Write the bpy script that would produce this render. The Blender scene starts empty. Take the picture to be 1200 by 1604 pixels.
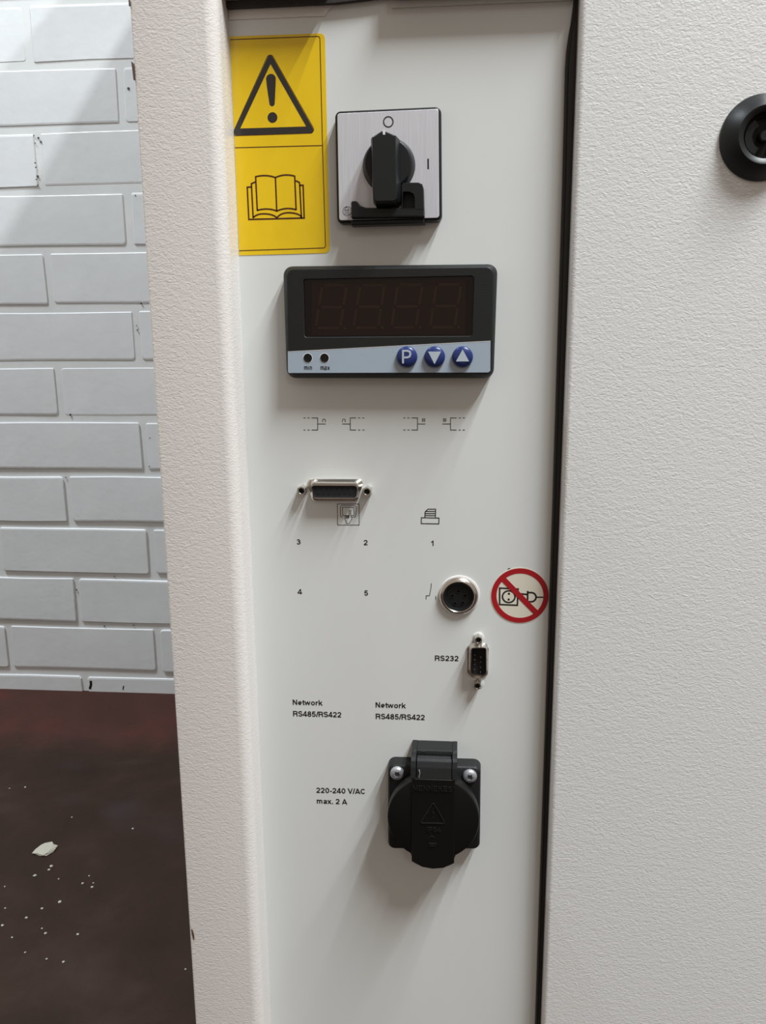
import bpy, bmesh, math, random
from mathutils import Vector, Matrix
random.seed(7)
S = bpy.context.scene
COL = S.collection

# ------------------------------------------------------------------ camera
FPX, DIST, CAMZ = 1313.94, 0.39997, 0.576
YAW, PITCH, ROLL = -0.0891092, 0.2119245, -0.0081984
_F = Vector((math.sin(YAW)*math.cos(PITCH), math.cos(YAW)*math.cos(PITCH), -math.sin(PITCH)))
_R = Vector((math.cos(YAW), -math.sin(YAW), 0)); _U = _R.cross(_F)
_R2 = _R*math.cos(ROLL) + _U*math.sin(ROLL); _U2 = _R2.cross(_F)
CAM = Vector((0, -DIST, CAMZ))
cd = bpy.data.cameras.new('camera'); cam = bpy.data.objects.new('camera', cd); COL.objects.link(cam)
cd.sensor_fit = 'HORIZONTAL'; cd.sensor_width = 36; cd.lens = FPX/1200*36; cd.clip_start = 0.01; cd.clip_end = 50
M3 = Matrix((_R2, _U2, -_F)).transposed()
cam.matrix_world = Matrix.Translation(CAM) @ M3.to_4x4()
S.camera = cam

# ------------------------------------------------------------------ light
w = bpy.data.worlds.new('world'); S.world = w; w.use_nodes = True
w.node_tree.nodes['Background'].inputs[0].default_value = (1.0, 0.84, 0.70, 1)
w.node_tree.nodes['Background'].inputs[1].default_value = 0.42
def tube(name, loc, sx, sy, power, color=(0.93, 0.98, 1.0), rot=(0, 0, 0)):
    l = bpy.data.lights.new(name, 'AREA'); l.shape = 'RECTANGLE'; l.size = sx; l.size_y = sy
    l.energy = power; l.color = color
    o = bpy.data.objects.new(name, l); o.location = loc; o.rotation_euler = rot; COL.objects.link(o)
    return o
# two fluorescent tubes over the aisle in front of the cabinet, plus an added fill light for the brick wall
tube('tube_or_fill_light', (0.76, -0.74, 2.6), 0.045, 1.0, 66)
tube('tube_or_fill_light', (1.14, -0.74, 2.6), 0.045, 1.0, 72)
tube('tube_or_fill_light', (-1.5, 0.05, 3.0), 0.08, 0.5, 118, (0.84, 0.93, 1.0))
tube('tube_or_fill_light', (1.0, -4.0, 2.7), 0.06, 1.2, 20)        # the next fixture down the aisle
S.view_settings.view_transform = 'Standard'; S.view_settings.look = 'None'
S.view_settings.exposure = -0.13; S.view_settings.gamma = 1; S.view_settings.use_curve_mapping = False

# ------------------------------------------------------------------ helpers
def at(px, py, Y=0.0):
    """world point on the plane y=Y seen at a pixel of the 1200x1604 photograph"""
    d = _F + _R2*((px-600)/FPX) + _U2*((802-py)/FPX)
    return CAM + d*((Y - CAM.y)/d.y)
def at_floor(px, py, z=0.0):
    d = _F + _R2*((px-600)/FPX) + _U2*((802-py)/FPX)
    return CAM + d*((z - CAM.z)/d.z)

def mat(name, color, rough=0.5, metal=0.0, spec=0.5, coat=0.0):
    m = bpy.data.materials.new(name); m.use_nodes = True
    b = m.node_tree.nodes['Principled BSDF']
    b.inputs['Base Color'].default_value = (*color, 1); b.inputs['Roughness'].default_value = rough
    b.inputs['Metallic'].default_value = metal; b.inputs['Specular IOR Level'].default_value = spec
    b.inputs['Coat Weight'].default_value = coat; b.inputs['Coat Roughness'].default_value = 0.08
    return m
def nd(m, t, **kw):
    n = m.node_tree.nodes.new(t)
    for k, v in kw.items(): setattr(n, k, v)
    return n
def lk(m, a, b): m.node_tree.links.new(a, b)
def noise(m, scale, mapscale=(1, 1, 1), detail=2, rough=0.5, dist=0.0, rot=(0, 0, 0), coord='Object'):
    tc = nd(m, 'ShaderNodeTexCoord'); mp = nd(m, 'ShaderNodeMapping'); n = nd(m, 'ShaderNodeTexNoise')
    mp.inputs['Scale'].default_value = mapscale; mp.inputs['Rotation'].default_value = rot
    n.inputs['Scale'].default_value = scale; n.inputs['Detail'].default_value = detail
    n.inputs['Roughness'].default_value = rough; n.inputs['Distortion'].default_value = dist
    lk(m, tc.outputs[coord], mp.inputs['Vector']); lk(m, mp.outputs[0], n.inputs['Vector'])
    return n
def ramp(m, src, stops):
    r = nd(m, 'ShaderNodeValToRGB'); e = r.color_ramp.elements
    while len(e) < len(stops): e.new(0.5)
    for i, (p, c) in enumerate(stops):
        e[i].position = p; e[i].color = (*c, 1) if len(c) == 3 else c
    lk(m, src, r.inputs[0]); return r
def bump(m, src, strength, distance, prev=None):
    b = nd(m, 'ShaderNodeBump'); b.inputs['Strength'].default_value = strength; b.inputs['Distance'].default_value = distance
    lk(m, src, b.inputs['Height'])
    if prev: lk(m, prev.outputs[0], b.inputs['Normal'])
    lk(m, b.outputs[0], m.node_tree.nodes['Principled BSDF'].inputs['Normal']); return b
def tint(m, src, stops):
    r = ramp(m, src, stops); lk(m, r.outputs[0], m.node_tree.nodes['Principled BSDF'].inputs['Base Color']); return r

def obj(name, bm, m, parent=None, smooth=False, angle=40):
    me = bpy.data.meshes.new(name)
    bmesh.ops.recalc_face_normals(bm, faces=bm.faces)
    bm.to_mesh(me); bm.free()
    o = bpy.data.objects.new(name, me); COL.objects.link(o)
    if m: me.materials.append(m)
    if smooth:
        for p in me.polygons: p.use_smooth = True
        me.set_sharp_from_angle(angle=math.radians(angle))
    if parent: o.parent = parent
    return o
def tag(o, label, cat, group=None, kind=None):
    o['label'] = label; o['category'] = cat
    if group: o['group'] = group
    if kind: o['kind'] = kind
    return o
class Dev:
    """a thing mounted on a plane y = const: local x right, z up, outward = -y"""
    def __init__(s, name, label, cat, cx, cz, tilt=0.0, Y=0.0):
        s.o = bpy.data.objects.new(name, None); COL.objects.link(s.o)
        s.o.empty_display_size = 0.01
        s.Y = Y; s.o.location = (cx, Y, cz); s.o.rotation_euler = (0, tilt, 0)
        s.mw = Matrix.Translation((cx, Y, cz)) @ Matrix.Rotation(tilt, 4, 'Y'); s.inv = s.mw.inverted()
        tag(s.o, label, cat)
    def L(s, px, py, w):
        v = s.inv @ at(px, py, s.Y - w); return (v.x, v.z)
    def P(s, pts, w): return [s.L(a, b, w) for a, b in pts]

def loft(bm, loops, cap0=True, cap1=True, base=None):
    """loops: list of (2-D points [(x,z)], outward distance w); stitched one to the next"""
    rings = []
    for pts, wd in loops:
        ww = wd if hasattr(wd, '__len__') else [wd]*len(pts)
        rings.append([bm.verts.new((p[0], -q, p[1])) for p, q in zip(pts, ww)])
    n = len(rings[0])
    for a, b in zip(rings, rings[1:]):
        for i in range(n):
            j = (i+1) % n
            bm.faces.new((a[i], a[j], b[j], b[i]))
    if cap0: bm.faces.new(rings[0])
    if cap1: bm.faces.new(list(reversed(rings[-1])))
    return bm
def B(): return bmesh.new()
def fillet(pts, r, n=4):
    out = []; N = len(pts); rr = r if hasattr(r, '__len__') else [r]*N
    for i in range(N):
        p = Vector(pts[i]); a = Vector(pts[i-1])-p; b = Vector(pts[(i+1) % N])-p
        r_ = rr[i]
        ang = a.angle(b); d = min(r_/math.tan(ang/2), a.length*0.49, b.length*0.49)
        r_ = d*math.tan(ang/2)
        a.normalize(); b.normalize(); c = p + (a+b).normalized()*(r_/math.sin(ang/2))
        s = p+a*d-c; e = p+b*d-c
        a0 = math.atan2(s.y, s.x); a1 = math.atan2(e.y, e.x); da = (a1-a0+math.pi) % (2*math.pi)-math.pi
        for k in range(n+1):
            t = a0+da*k/n; out.append((c.x+r_*math.cos(t), c.y+r_*math.sin(t)))
    return out
def rrect(cx, cz, sx, sz, r, n=4):
    return fillet([(cx-sx/2, cz-sz/2), (cx+sx/2, cz-sz/2), (cx+sx/2, cz+sz/2), (cx-sx/2, cz+sz/2)], r, n)
def circle(cx, cz, r, n=32, r2=None, ph=0):
    return [(cx+r*math.cos(ph+2*math.pi*i/n), cz+(r2 or r)*math.sin(ph+2*math.pi*i/n)) for i in range(n)]
def lathe(bm, cx, cz, prof, n=32, cap0=True, cap1=True):
    return loft(bm, [(circle(cx, cz, r, n), wd) for r, wd in prof], cap0, cap1)
def inset(pts, d):
    """move a closed convex-ish loop inwards by d"""
    N = len(pts); area = sum(pts[i][0]*pts[(i+1) % N][1]-pts[(i+1) % N][0]*pts[i][1] for i in range(N)); sg = 1 if area > 0 else -1
    out = []
    for i in range(N):
        p = Vector(pts[i]); a = p-Vector(pts[i-1]); b = Vector(pts[(i+1) % N])-p
        if a.length < 1e-9: a = b
        if b.length < 1e-9: b = a
        na = Vector((-a.y, a.x)).normalized()*sg; nb = Vector((-b.y, b.x)).normalized()*sg
        m = (na+nb); m = m/max(0.3, (m.length_squared/2)); out.append(tuple(p+m*d))
    return out
def stroke(bm, pts, width, w0, t=0.00006, closed=False):
    """a printed line: a thin ribbon following the points (x,z)"""
    P = [Vector(p) for p in pts]
    P = [p for i, p in enumerate(P) if i == 0 or (p-P[i-1]).length > 1e-7]
    if not closed:
        for i in range(1, len(P)-1):
            u, v = (P[i]-P[i-1]).normalized(), (P[i+1]-P[i]).normalized()
            if u.dot(v) < -0.15:                      # a hairpin: two overlapping strokes instead of a mitre
                stroke(bm, P[:i]+[P[i]+u*width*0.25], width, w0, t); stroke(bm, [P[i]-v*width*0.25]+P[i+1:], width, w0, t); return bm
    N = len(P); L_, R_ = [], []
    for i in range(N):
        if closed or 0 < i < N-1:
            a = (P[i]-P[i-1]).normalized(); b = (P[(i+1) % N]-P[i]).normalized()
        elif i == 0: a = b = (P[1]-P[0]).normalized()
        else: a = b = (P[i]-P[i-1]).normalized()
        na = Vector((-a.y, a.x)); nb = Vector((-b.y, b.x)); m = na+nb
        m = m/max(0.5, m.length_squared/2)
        L_.append(P[i]+m*width/2); R_.append(P[i]-m*width/2)
    y0, y1 = -w0, -(w0+t)
    V = [[bm.verts.new((q.x, y, q.y)) for q in Q] for Q in (L_, R_) for y in (y0, y1)]  # L0 L1 R0 R1
    rng = range(N if closed else N-1)
    for i in rng:
        j = (i+1) % N
        bm.faces.new((V[1][i], V[1][j], V[3][j], V[3][i])); bm.faces.new((V[0][i], V[0][j], V[2][j], V[2][i]))
        bm.faces.new((V[0][i], V[0][j], V[1][j], V[1][i])); bm.faces.new((V[2][i], V[2][j], V[3][j], V[3][i]))
    if not closed:
        for i in (0, N-1): bm.faces.new((V[0][i], V[1][i], V[3][i], V[2][i]))
    return bm
def fill(bm, pts, w0, t=0.00006):
    return loft(bm, [(pts, w0), (pts, w0+t)])
def curve2(p0, p1, p2, n=8):
    return [tuple((1-t)**2*a+2*t*(1-t)*b+t*t*c for a, b, c in zip(p0, p1, p2)) for t in [i/n for i in range(n+1)]]

def _a(cx, cy, rx, ry, d0, d1, n=7):
    return [(cx+rx*math.cos(math.radians(d0+(d1-d0)*i/n)), cy+ry*math.sin(math.radians(d0+(d1-d0)*i/n))) for i in range(n+1)]
# a small bold sans-serif drawn as centre lines: glyph -> (advance, strokes); capitals are 1 high, strokes 0.18 wide
GL = {
 '0': (.68, [_a(.32, .5, .22, .41, 0, 347, 15)+['c']]),
 '1': (.68, [[(.08, .72), (.24, .76), (.34, .92), (.38, 1.0)], [(.36, .97), (.36, 0)]]),
 '2': (.68, [_a(.31, .67, .22, .24, 170, -20, 7)+[(.40, .42), (.14, .20), (.10, .09), (.58, .09)]]),
 '3': (.68, [_a(.30, .70, .20, .21, 165, -70, 7)+[(.24, .53)], [(.26, .53)]+_a(.30, .30, .23, .22, 75, -165, 8)]),
 '4': (.68, [[(.44, 0), (.44, .93), (.40, .93), (.06, .30), (.06, .25), (.64, .25)]]),
 '5': (.68, [[(.56, .91), (.18, .91), (.12, .50), (.20, .56)]+_a(.31, .33, .23, .25, 95, -160, 8)]),
 'R': (.80, [[(.11, 0), (.11, .91), (.45, .91)]+_a(.47, .70, .19, .21, 85, -85, 6)+[(.11, .47)], [(.48, .47), (.62, .36), (.64, .10), (.69, 0)]]),
 'S': (.76, [_a(.36, .71, .24, .21, 15, 210, 8)+[(.36, .50)]+_a(.37, .29, .26, .21, 65, -165, 9)]),
 'N': (.80, [[(.11, 0), (.11, .90), (.16, .90), (.58, .10), (.63, .10), (.63, 1)]]),
 'M': (.92, [[(.11, 0), (.11, .92), (.18, .92), (.44, .12), (.46, .12), (.72, .92), (.79, .92), (.79, 0)]]),
 'E': (.72, [[(.62, .91), (.11, .91), (.11, .09), (.63, .09)], [(.11, .50), (.58, .50)]]),
 'K': (.80, [[(.11, 0), (.11, 1)], [(.66, 1), (.12, .42)], [(.30, .56), (.70, 0)]]),
 'I': (.32, [[(.15, 0), (.15, 1)]]),
 'P': (.74, [[(.11, 0), (.11, .91), (.42, .91)]+_a(.43, .68, .19, .23, 85, -85, 6)+[(.11, .44)]]),
 'V': (.74, [[(.05, 1), (.36, .06), (.67, 1)]]),
 'A': (.80, [[(.05, 0), (.38, .94), (.71, 0)], [(.18, .26), (.58, .26)]]),
 'C': (.80, [_a(.39, .5, .29, .41, 38, 322, 12)]),
 '8': (.68, [_a(.32, .72, .19, .19, 0, 330, 10)+['c'], _a(.32, .29, .23, .21, 0, 335, 11)+['c']]),
 '/': (.34, [[(.04, -.02), (.30, 1.0)]]), '-': (.40, [[(.06, .36), (.34, .36)]]), '.': (.32, [[(.16, 0), (.16, .18)]]), ' ': (.30, []),
 'e': (.66, [[(.10, .34), (.52, .34)]+_a(.32, .36, .21, .28, 0, 310, 11)]),
 't': (.40, [[(.20, .92), (.20, .16), (.25, .08), (.36, .08)], [(.03, .64), (.36, .64)]]),
 'w': (.92, [[(.04, .72), (.22, .06), (.42, .66), (.62, .06), (.80, .72)]]),
 'o': (.70, [_a(.33, .36, .23, .28, 0, 340, 14)+['c']]),
 'r': (.46, [[(.12, 0), (.12, .72)], [(.12, .42), (.20, .60), (.40, .63)]]),
 'k': (.66, [[(.11, 0), (.11, 1)], [(.54, .72), (.13, .30)], [(.26, .44), (.56, 0)]]),
 'm': (1.0, [[(.11, 0), (.11, .72)], [(.11, .50), (.22, .63), (.34, .64), (.45, .54), (.45, 0)], [(.45, .50), (.56, .63), (.68, .64), (.79, .54), (.79, 0)]]),
 'a': (.64, [_a(.30, .46, .20, .18, 160, 20, 5)+[(.48, .10), (.55, .06)], [(.48, .38), (.24, .34), (.12, .22), (.16, .09), (.32, .07), (.48, .22)]]),
 'x': (.62, [[(.06, .72), (.54, 0)], [(.54, .72), (.06, 0)]]),
}
def text_px(bm, s, x0, y0, x1, y1, cap, w0, L, weight=0.18, t=0.00006):
    """lettering whose baseline runs (x0,y0)-(x1,y1) with capitals cap pixels high; L maps a pixel to local x,z"""
    tot = sum(GL[c][0] for c in s)-0.08
    pos = 0.0
    q0 = Vector(L(x0, y0, w0)); q1 = Vector(L(x1, y1, w0)); qc = Vector(L(x0, y0-cap, w0))
    ch = (qc-q0).length; ex = (q1-q0)/tot; ez = Vector((-ex.y, ex.x)).normalized()*ch
    for c in s:
        adv, st = GL[c]
        for ln in st:
            cl = ln[-1] == 'c'; pts = ln[:-1] if cl else ln
            stroke(bm, [tuple(q0+ex*(pos+a)+ez*b) for a, b in pts], ch*weight, w0, t, cl)
        pos += adv
    return bm

# ------------------------------------------------------------------ materials
def orange_peel(name, color):
    m = mat(name, color, 0.25, spec=0.55)
    n = noise(m, 1, (440, 440, 820), 2, 0.5, 1.0); n2 = noise(m, 1, (900, 900, 1100), 1, 0.5, 0)
    b1 = bump(m, n.outputs[0], 0.38, 0.0005); bump(m, n2.outputs[0], 0.2, 0.0003, b1)
    return m
M_post = orange_peel('textured_offwhite_paint', (0.68, 0.645, 0.62))
M_door = orange_peel('textured_door_paint', (0.69, 0.69, 0.685))
M_panel = mat('smooth_white_panel_paint', (0.665, 0.67, 0.655), 0.34, spec=0.5)
n_ = noise(M_panel, 14, (1, 1, 0.4), 3, 0.6)
tint(M_panel, n_.outputs[0], [(0.3, (0.635, 0.65, 0.64)), (0.75, (0.67, 0.685, 0.675))])
M_black = mat('black_plastic', (0.009, 0.010, 0.011), 0.40, spec=0.32)
M_blackfine = mat('grained_black_plastic', (0.011, 0.0115, 0.012), 0.5, spec=0.3)
n_ = noise(M_blackfine, 2600, detail=2); bump(M_blackfine, n_.outputs[0], 0.5, 0.0002)
M_matte = mat('dark_matte_plastic', (0.004, 0.004, 0.0045), 0.6, spec=0.25)
M_rubber = mat('black_rubber', (0.010, 0.009, 0.008), 0.6)
n_ = noise(M_rubber, 1, (2500, 2500, 60), 2); bump(M_rubber, n_.outputs[0], 0.3, 0.0002)
M_ink = mat('black_print', (0.012, 0.011, 0.012), 0.5)
M_chrome = mat('nickel_plated_steel', (0.66, 0.63, 0.59), 0.22, 1.0)
n_ = noise(M_chrome, 900, detail=2); bump(M_chrome, n_.outputs[0], 0.15, 0.0001)
M_zinc = mat('zinc_screw', (0.42, 0.43, 0.46), 0.42, 0.6)
M_alu = mat('brushed_aluminium', (0.6, 0.6, 0.63), 0.45, 0.45)
n_ = noise(M_alu, 1, (3200, 3200, 70), 2, 0.6); n2_ = noise(M_alu, 60, detail=3)
tint(M_alu, n_.outputs[0], [(0.3, (0.57, 0.575, 0.62)), (0.7, (0.67, 0.67, 0.71))]); bump(M_alu, n2_.outputs[0], 0.08, 0.0004)
M_yellow = mat('yellow_vinyl', (0.72, 0.50, 0.012), 0.2, spec=0.4, coat=0.3)
n_ = noise(M_yellow, 45, (1, 1, 0.7), 3, 0.6, 0.6); bump(M_yellow, n_.outputs[0], 0.12, 0.0008)
tint(M_yellow, n_.outputs[0], [(0.3, (0.72, 0.475, 0.006)), (0.7, (0.78, 0.52, 0.009))])
M_stink = mat('sticker_black_print', (0.020, 0.017, 0.015), 0.2, coat=0.4)
M_book = mat('sticker_line_print', (0.055, 0.012, 0.004), 0.25)
M_red = mat('red_vinyl_print', (0.36, 0.012, 0.018), 0.3)
M_cream = mat('cream_vinyl', (0.70, 0.66, 0.56), 0.3)
M_blueg = mat('light_blue_grey_foil', (0.335, 0.40, 0.475), 0.33)
n_ = noise(M_blueg, 900, detail=1); bump(M_blueg, n_.outputs[0], 0.15, 0.0001)
M_navy = mat('navy_button', (0.014, 0.028, 0.13), 0.3)
M_btnmark = mat('pale_button_print', (0.42, 0.48, 0.53), 0.4)
M_digit = mat('unlit_led_segment', (0.34, 0.27, 0.24), 0.5)
M_board = mat('led_module_brown', (0.085, 0.060, 0.052), 0.5)
M_white = mat('white_plastic', (0.72, 0.70, 0.68), 0.3)
M_glass = bpy.data.materials.new('smoked_display_glass'); M_glass.use_nodes = True
nt = M_glass.node_tree; nt.nodes.clear()
_o = nt.nodes.new('ShaderNodeOutputMaterial'); _m = nt.nodes.new('ShaderNodeMixShader'); _t = nt.nodes.new('ShaderNodeBsdfTransparent')
_g = nt.nodes.new('ShaderNodeBsdfGlossy'); _f = nt.nodes.new('ShaderNodeFresnel')
_t.inputs[0].default_value = (0.66, 0.56, 0.52, 1); _g.inputs['Roughness'].default_value = 0.06; _f.inputs[0].default_value = 1.42
nt.links.new(_f.outputs[0], _m.inputs[0]); nt.links.new(_t.outputs[0], _m.inputs[1]); nt.links.new(_g.outputs[0], _m.inputs[2]); nt.links.new(_m.outputs[0], _o.inputs[0])
# painted brick: coolish white with rare dark pits
def painted(name, c0, c1):
    m = mat(name, c0, 0.4, spec=0.45)
    n = noise(m, 9, detail=4, rough=0.6, coord='Object'); n2 = noise(m, 140, detail=3)
    tint(m, n.outputs[0], [(0.35, c0), (0.7, c1)])
    b1 = bump(m, n2.outputs[0], 0.12, 0.0012); bump(m, n.outputs[0], 0.18, 0.005, b1)
    return m
M_brick = painted('white_painted_brick', (0.60, 0.62, 0.63), (0.66, 0.68, 0.69))
M_mortar = painted('white_painted_mortar', (0.60, 0.62, 0.62), (0.66, 0.675, 0.675))
# floor
M_floor = mat('dark_brown_painted_floor', (0.03, 0.016, 0.012), 0.6, spec=0.12)
tc = nd(M_floor, 'ShaderNodeTexCoord'); sx = nd(M_floor, 'ShaderNodeSeparateXYZ'); lk(M_floor, tc.outputs['Object'], sx.inputs[0])
nb = noise(M_floor, 7, detail=5, rough=0.62, dist=0.4); nc = noise(M_floor, 3.2, (1, 1.6, 1), 3, 0.6)
brown = ramp(M_floor, nb.outputs[0], [(0.3, (0.017, 0.0085, 0.0052)), (0.52, (0.025, 0.013, 0.0082)), (0.72, (0.037, 0.022, 0.016))])
blue = ramp(M_floor, nc.outputs[0], [(0.58, (0, 0, 0)), (0.72, (1, 1, 1))])
mx1 = nd(M_floor, 'ShaderNodeMix', data_type='RGBA'); mx1.inputs['B'].default_value = (0.036, 0.029, 0.034, 1)
fac = nd(M_floor, 'ShaderNodeMath', operation='MULTIPLY'); fac.inputs[1].default_value = 0.6
lk(M_floor, blue.outputs[0], fac.inputs[0]); lk(M_floor, fac.outputs[0], mx1.inputs['Factor']); lk(M_floor, brown.outputs[0], mx1.inputs['A'])
red = ramp(M_floor, nb.outputs[0], [(0.3, (0.036, 0.015, 0.011)), (0.5, (0.045, 0.017, 0.013)), (0.7, (0.068, 0.019, 0.016))])
edge = nd(M_floor, 'ShaderNodeMath', operation='MULTIPLY_ADD'); edge.inputs[1].default_value = 0.10
lk(M_floor, nb.outputs[0], edge.inputs[0]); lk(M_floor, sx.outputs[1], edge.inputs[2])
band = nd(M_floor, 'ShaderNodeMapRange'); band.inputs['From Min'].default_value = 0.685; band.inputs['From Max'].default_value = 0.76
lk(M_floor, edge.outputs[0], band.inputs['Value'])
mx2 = nd(M_floor, 'ShaderNodeMix', data_type='RGBA'); lk(M_floor, band.outputs[0], mx2.inputs['Factor'])
lk(M_floor, mx1.outputs['Result'], mx2.inputs['A']); lk(M_floor, red.outputs[0], mx2.inputs['B'])
lk(M_floor, mx2.outputs['Result'], M_floor.node_tree.nodes['Principled BSDF'].inputs['Base Color'])
nf = noise(M_floor, 120, detail=3); b_ = bump(M_floor, nf.outputs[0], 0.25, 0.001); bump(M_floor, nb.outputs[0], 0.3, 0.004, b_)
M_crumb = mat('pale_plaster', (0.36, 0.34, 0.28), 0.8)
M_rust = mat('bare_dark_metal', (0.10, 0.055, 0.04), 0.6)

# ------------------------------------------------------------------ the setting
def boxbm(x0, x1, y0, y1, z0, z1, bev=0.0, seg=2, bm=None):
    bm = bm or B()
    r = bmesh.ops.create_cube(bm, size=1)
    for v in r['verts']:
        v.co = Vector(((x0+x1)/2+v.co.x*(x1-x0), (y0+y1)/2+v.co.y*(y1-y0), (z0+z1)/2+v.co.z*(z1-z0)))
    if bev:
        es = list({e for v in r['verts'] for e in v.link_edges})
        bmesh.ops.bevel(bm, geom=es, offset=bev, segments=seg, affect='EDGES', profile=0.6)
    return bm
floor = obj('floor', boxbm(-3, 3, -2.6, 1.2, -0.05, 0), M_floor); floor['kind'] = 'structure'
WY = 0.843
wall = obj('wall_back', boxbm(-3, 3, WY+0.0014, WY+0.24, -0.05, 3.2), M_mortar); wall['kind'] = 'structure'
def brick_mesh(i, h=0.0715, lx=0.2405):
    bm = B(); rnd = random.Random(i*13+5)
    def j(a): return rnd.uniform(-a, a)
    base = [(-lx/2, -h/2), (-lx/6, -h/2), (lx/5, -h/2), (lx/2, -h/2), (lx/2, h/2), (lx/7, h/2), (-lx/5, h/2), (-lx/2, h/2)]
    o = [(a+j(.0009), b+j(.0009)) for a, b in base]
    cor = fillet(o, [0.0015+rnd.random()*0.0035 if k in (0, 3, 4, 7) else 0.001 for k in range(8)], 2 if h > .05 else 1)
    def top(l, d): return [(x, z-d if z > h/2-0.012 else z) for x, z in l]
    loft(bm, [(cor, -0.01), (cor, 0.0030), (top(inset(cor, 0.0003), 0.0006), 0.0038), (top(inset(cor, 0.0010), 0.0022), 0.0042)], cap0=False)
    me = bpy.data.meshes.new('brick'); bmesh.ops.recalc_face_normals(bm, faces=bm.faces); bm.to_mesh(me); bm.free(); me.materials.append(M_brick)
    return me
BM = [brick_mesh(i) for i in range(6)]; BLOW = [brick_mesh(20+i, h=0.030) for i in range(2)]
nbk = 0
for k in range(-1, 19):
    for c in range(-5, 6):
        xj = -0.6065 if k % 2 else -0.4785            # a vertical joint of this course
        x = xj + 0.1255 + c*0.2510
        zb = 0.038 + 0.0831*k
        low = k == -1
        if low: z = 0.011; me = random.choice(BLOW)
        else: z = zb+0.0715/2; me = random.choice(BM)
        o = bpy.data.objects.new('brick', me); COL.objects.link(o); o.parent = wall
        o.location = (x+random.uniform(-.0012, .0012), WY+(0.0046 if k > 4 else 0.0030)+random.uniform(-.0007, .0006), z+random.uniform(-.0008, .0008))
        o.rotation_euler = (random.uniform(-.004, .004), random.uniform(-.004, .004), random.uniform(-.003, .003))
        if random.random() < .5 and not low: o.rotation_euler[1] += math.pi
# pits and cracks in the paint of the joints
M_pit = mat('bare_joint_grey', (0.05, 0.05, 0.052), 0.8)
def pit(name, pts, parent):
    bm = B()
    for (px, py, r) in pts:
        p = at(px, py, WY); lathe(bm, p.x, p.z, [(r*.7, 0.0000), (r*0.55, 0.0010)], 9)
    o = obj(name, bm, M_pit, parent); o.location.y = WY+(0.0007 if name == 'drill_hole' else 0.0004); return o
pit('drill_hole', [(201, 138.5, .0028)], wall)
for q in [[(53, 212, .0012), (60, 216, .0022), (64, 222, .002), (55, 224, .0012)], [(55, 255, .0016), (56, 262, .0015)], [(59, 276, .0024), (57, 281, .0016), (59, 290, .0014)],
          [(221, 475, .002)], [(214, 510, .0013)], [(215, 517, .0016)], [(110, 649.5, .0024)], [(235, 686, .0016)], [(234, 730.5, .0018)], [(120, 924, .0018)], [(163.5, 981, .0018)], [(209, 979.5, .0014)],
          [(179, 903, .0014)], [(103, 748, .0014)], [(212, 306, .0014)]]:
    pit('paint_pit', q, wall)
_b = B()
stroke(_b, [(at(142.5, 1066, WY).x, at(142.5, 1066, WY).z), (at(143, 1072, WY).x, at(143, 1072, WY).z), (at(141, 1079, WY).x, at(141, 1079, WY).z)], 0.004, 0.001, 0.0008)
stroke(_b, [(at(194, 1074, WY).x, at(194, 1074, WY).z), (at(193, 1080, WY).x, at(193, 1080, WY).z)], 0.0018, 0.001, 0.0008)
o = obj('open_joint', _b, M_matte, wall); o.location.y = WY+0.0007

# ------------------------------------------------------------------ crumbs on the floor
def crumb(px, py, r, flat=0.4, seed=0, sx=1.0, rot=0.0):
    rnd = random.Random(seed); bm = B()
    bmesh.ops.create_icosphere(bm, subdivisions=2, radius=r)
    for v in bm.verts:
        v.co *= 1+rnd.uniform(-.2, .2); v.co.z *= flat; v.co.x *= sx
        v.co.z = max(v.co.z, -0.15*r)
    me = bpy.data.meshes.new('c'); bm.to_mesh(me); bm.free(); me.materials.append(M_crumb)
    p = at_floor(px, py); zmin = min(v.co.z for v in me.vertices)
    o = bpy.data.objects.new('paint_crumb', me); o.location = (p.x, p.y, -zmin-0.0001); o.rotation_euler[2] = rot; COL.objects.link(o); return o
o = crumb(72, 1332, 0.0115, 0.16, 11, 1.15, 0.9); o.name = 'plaster_blob'
tag(o, 'pale flattened blob of plaster on the brown floor, the largest spot', 'plaster blob')
for i, (a, b, r) in enumerate([(215, 845, 4), (145, 885, 4), (345, 917, 3), (390, 915, 2), (372, 885, 2), (250, 995, 4), (110, 1060, 3), (385, 932, 3), (190, 1125, 3), (325, 1130, 3), (195, 1232, 2),
                            (105, 1205, 2), (265, 1245, 3), (175, 1022, 3), (50, 1142, 2), (245, 898, 2), (555, 688, 3), (775, 1275, 2), (175, 1105, 2), (22, 1020, 2), (10, 1092, 3), (205, 860, 3), (300, 640, 2), (20, 930, 2), (105, 515, 3), (40, 520, 2)]):
    o = crumb(a/2.667, 1040+b/2.667, r*0.00046, 0.5, i+30)
    tag(o, 'tiny pale crumb scattered on the dark brown floor', 'crumb', 'tiny crumbs strewn over the brown floor')

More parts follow.
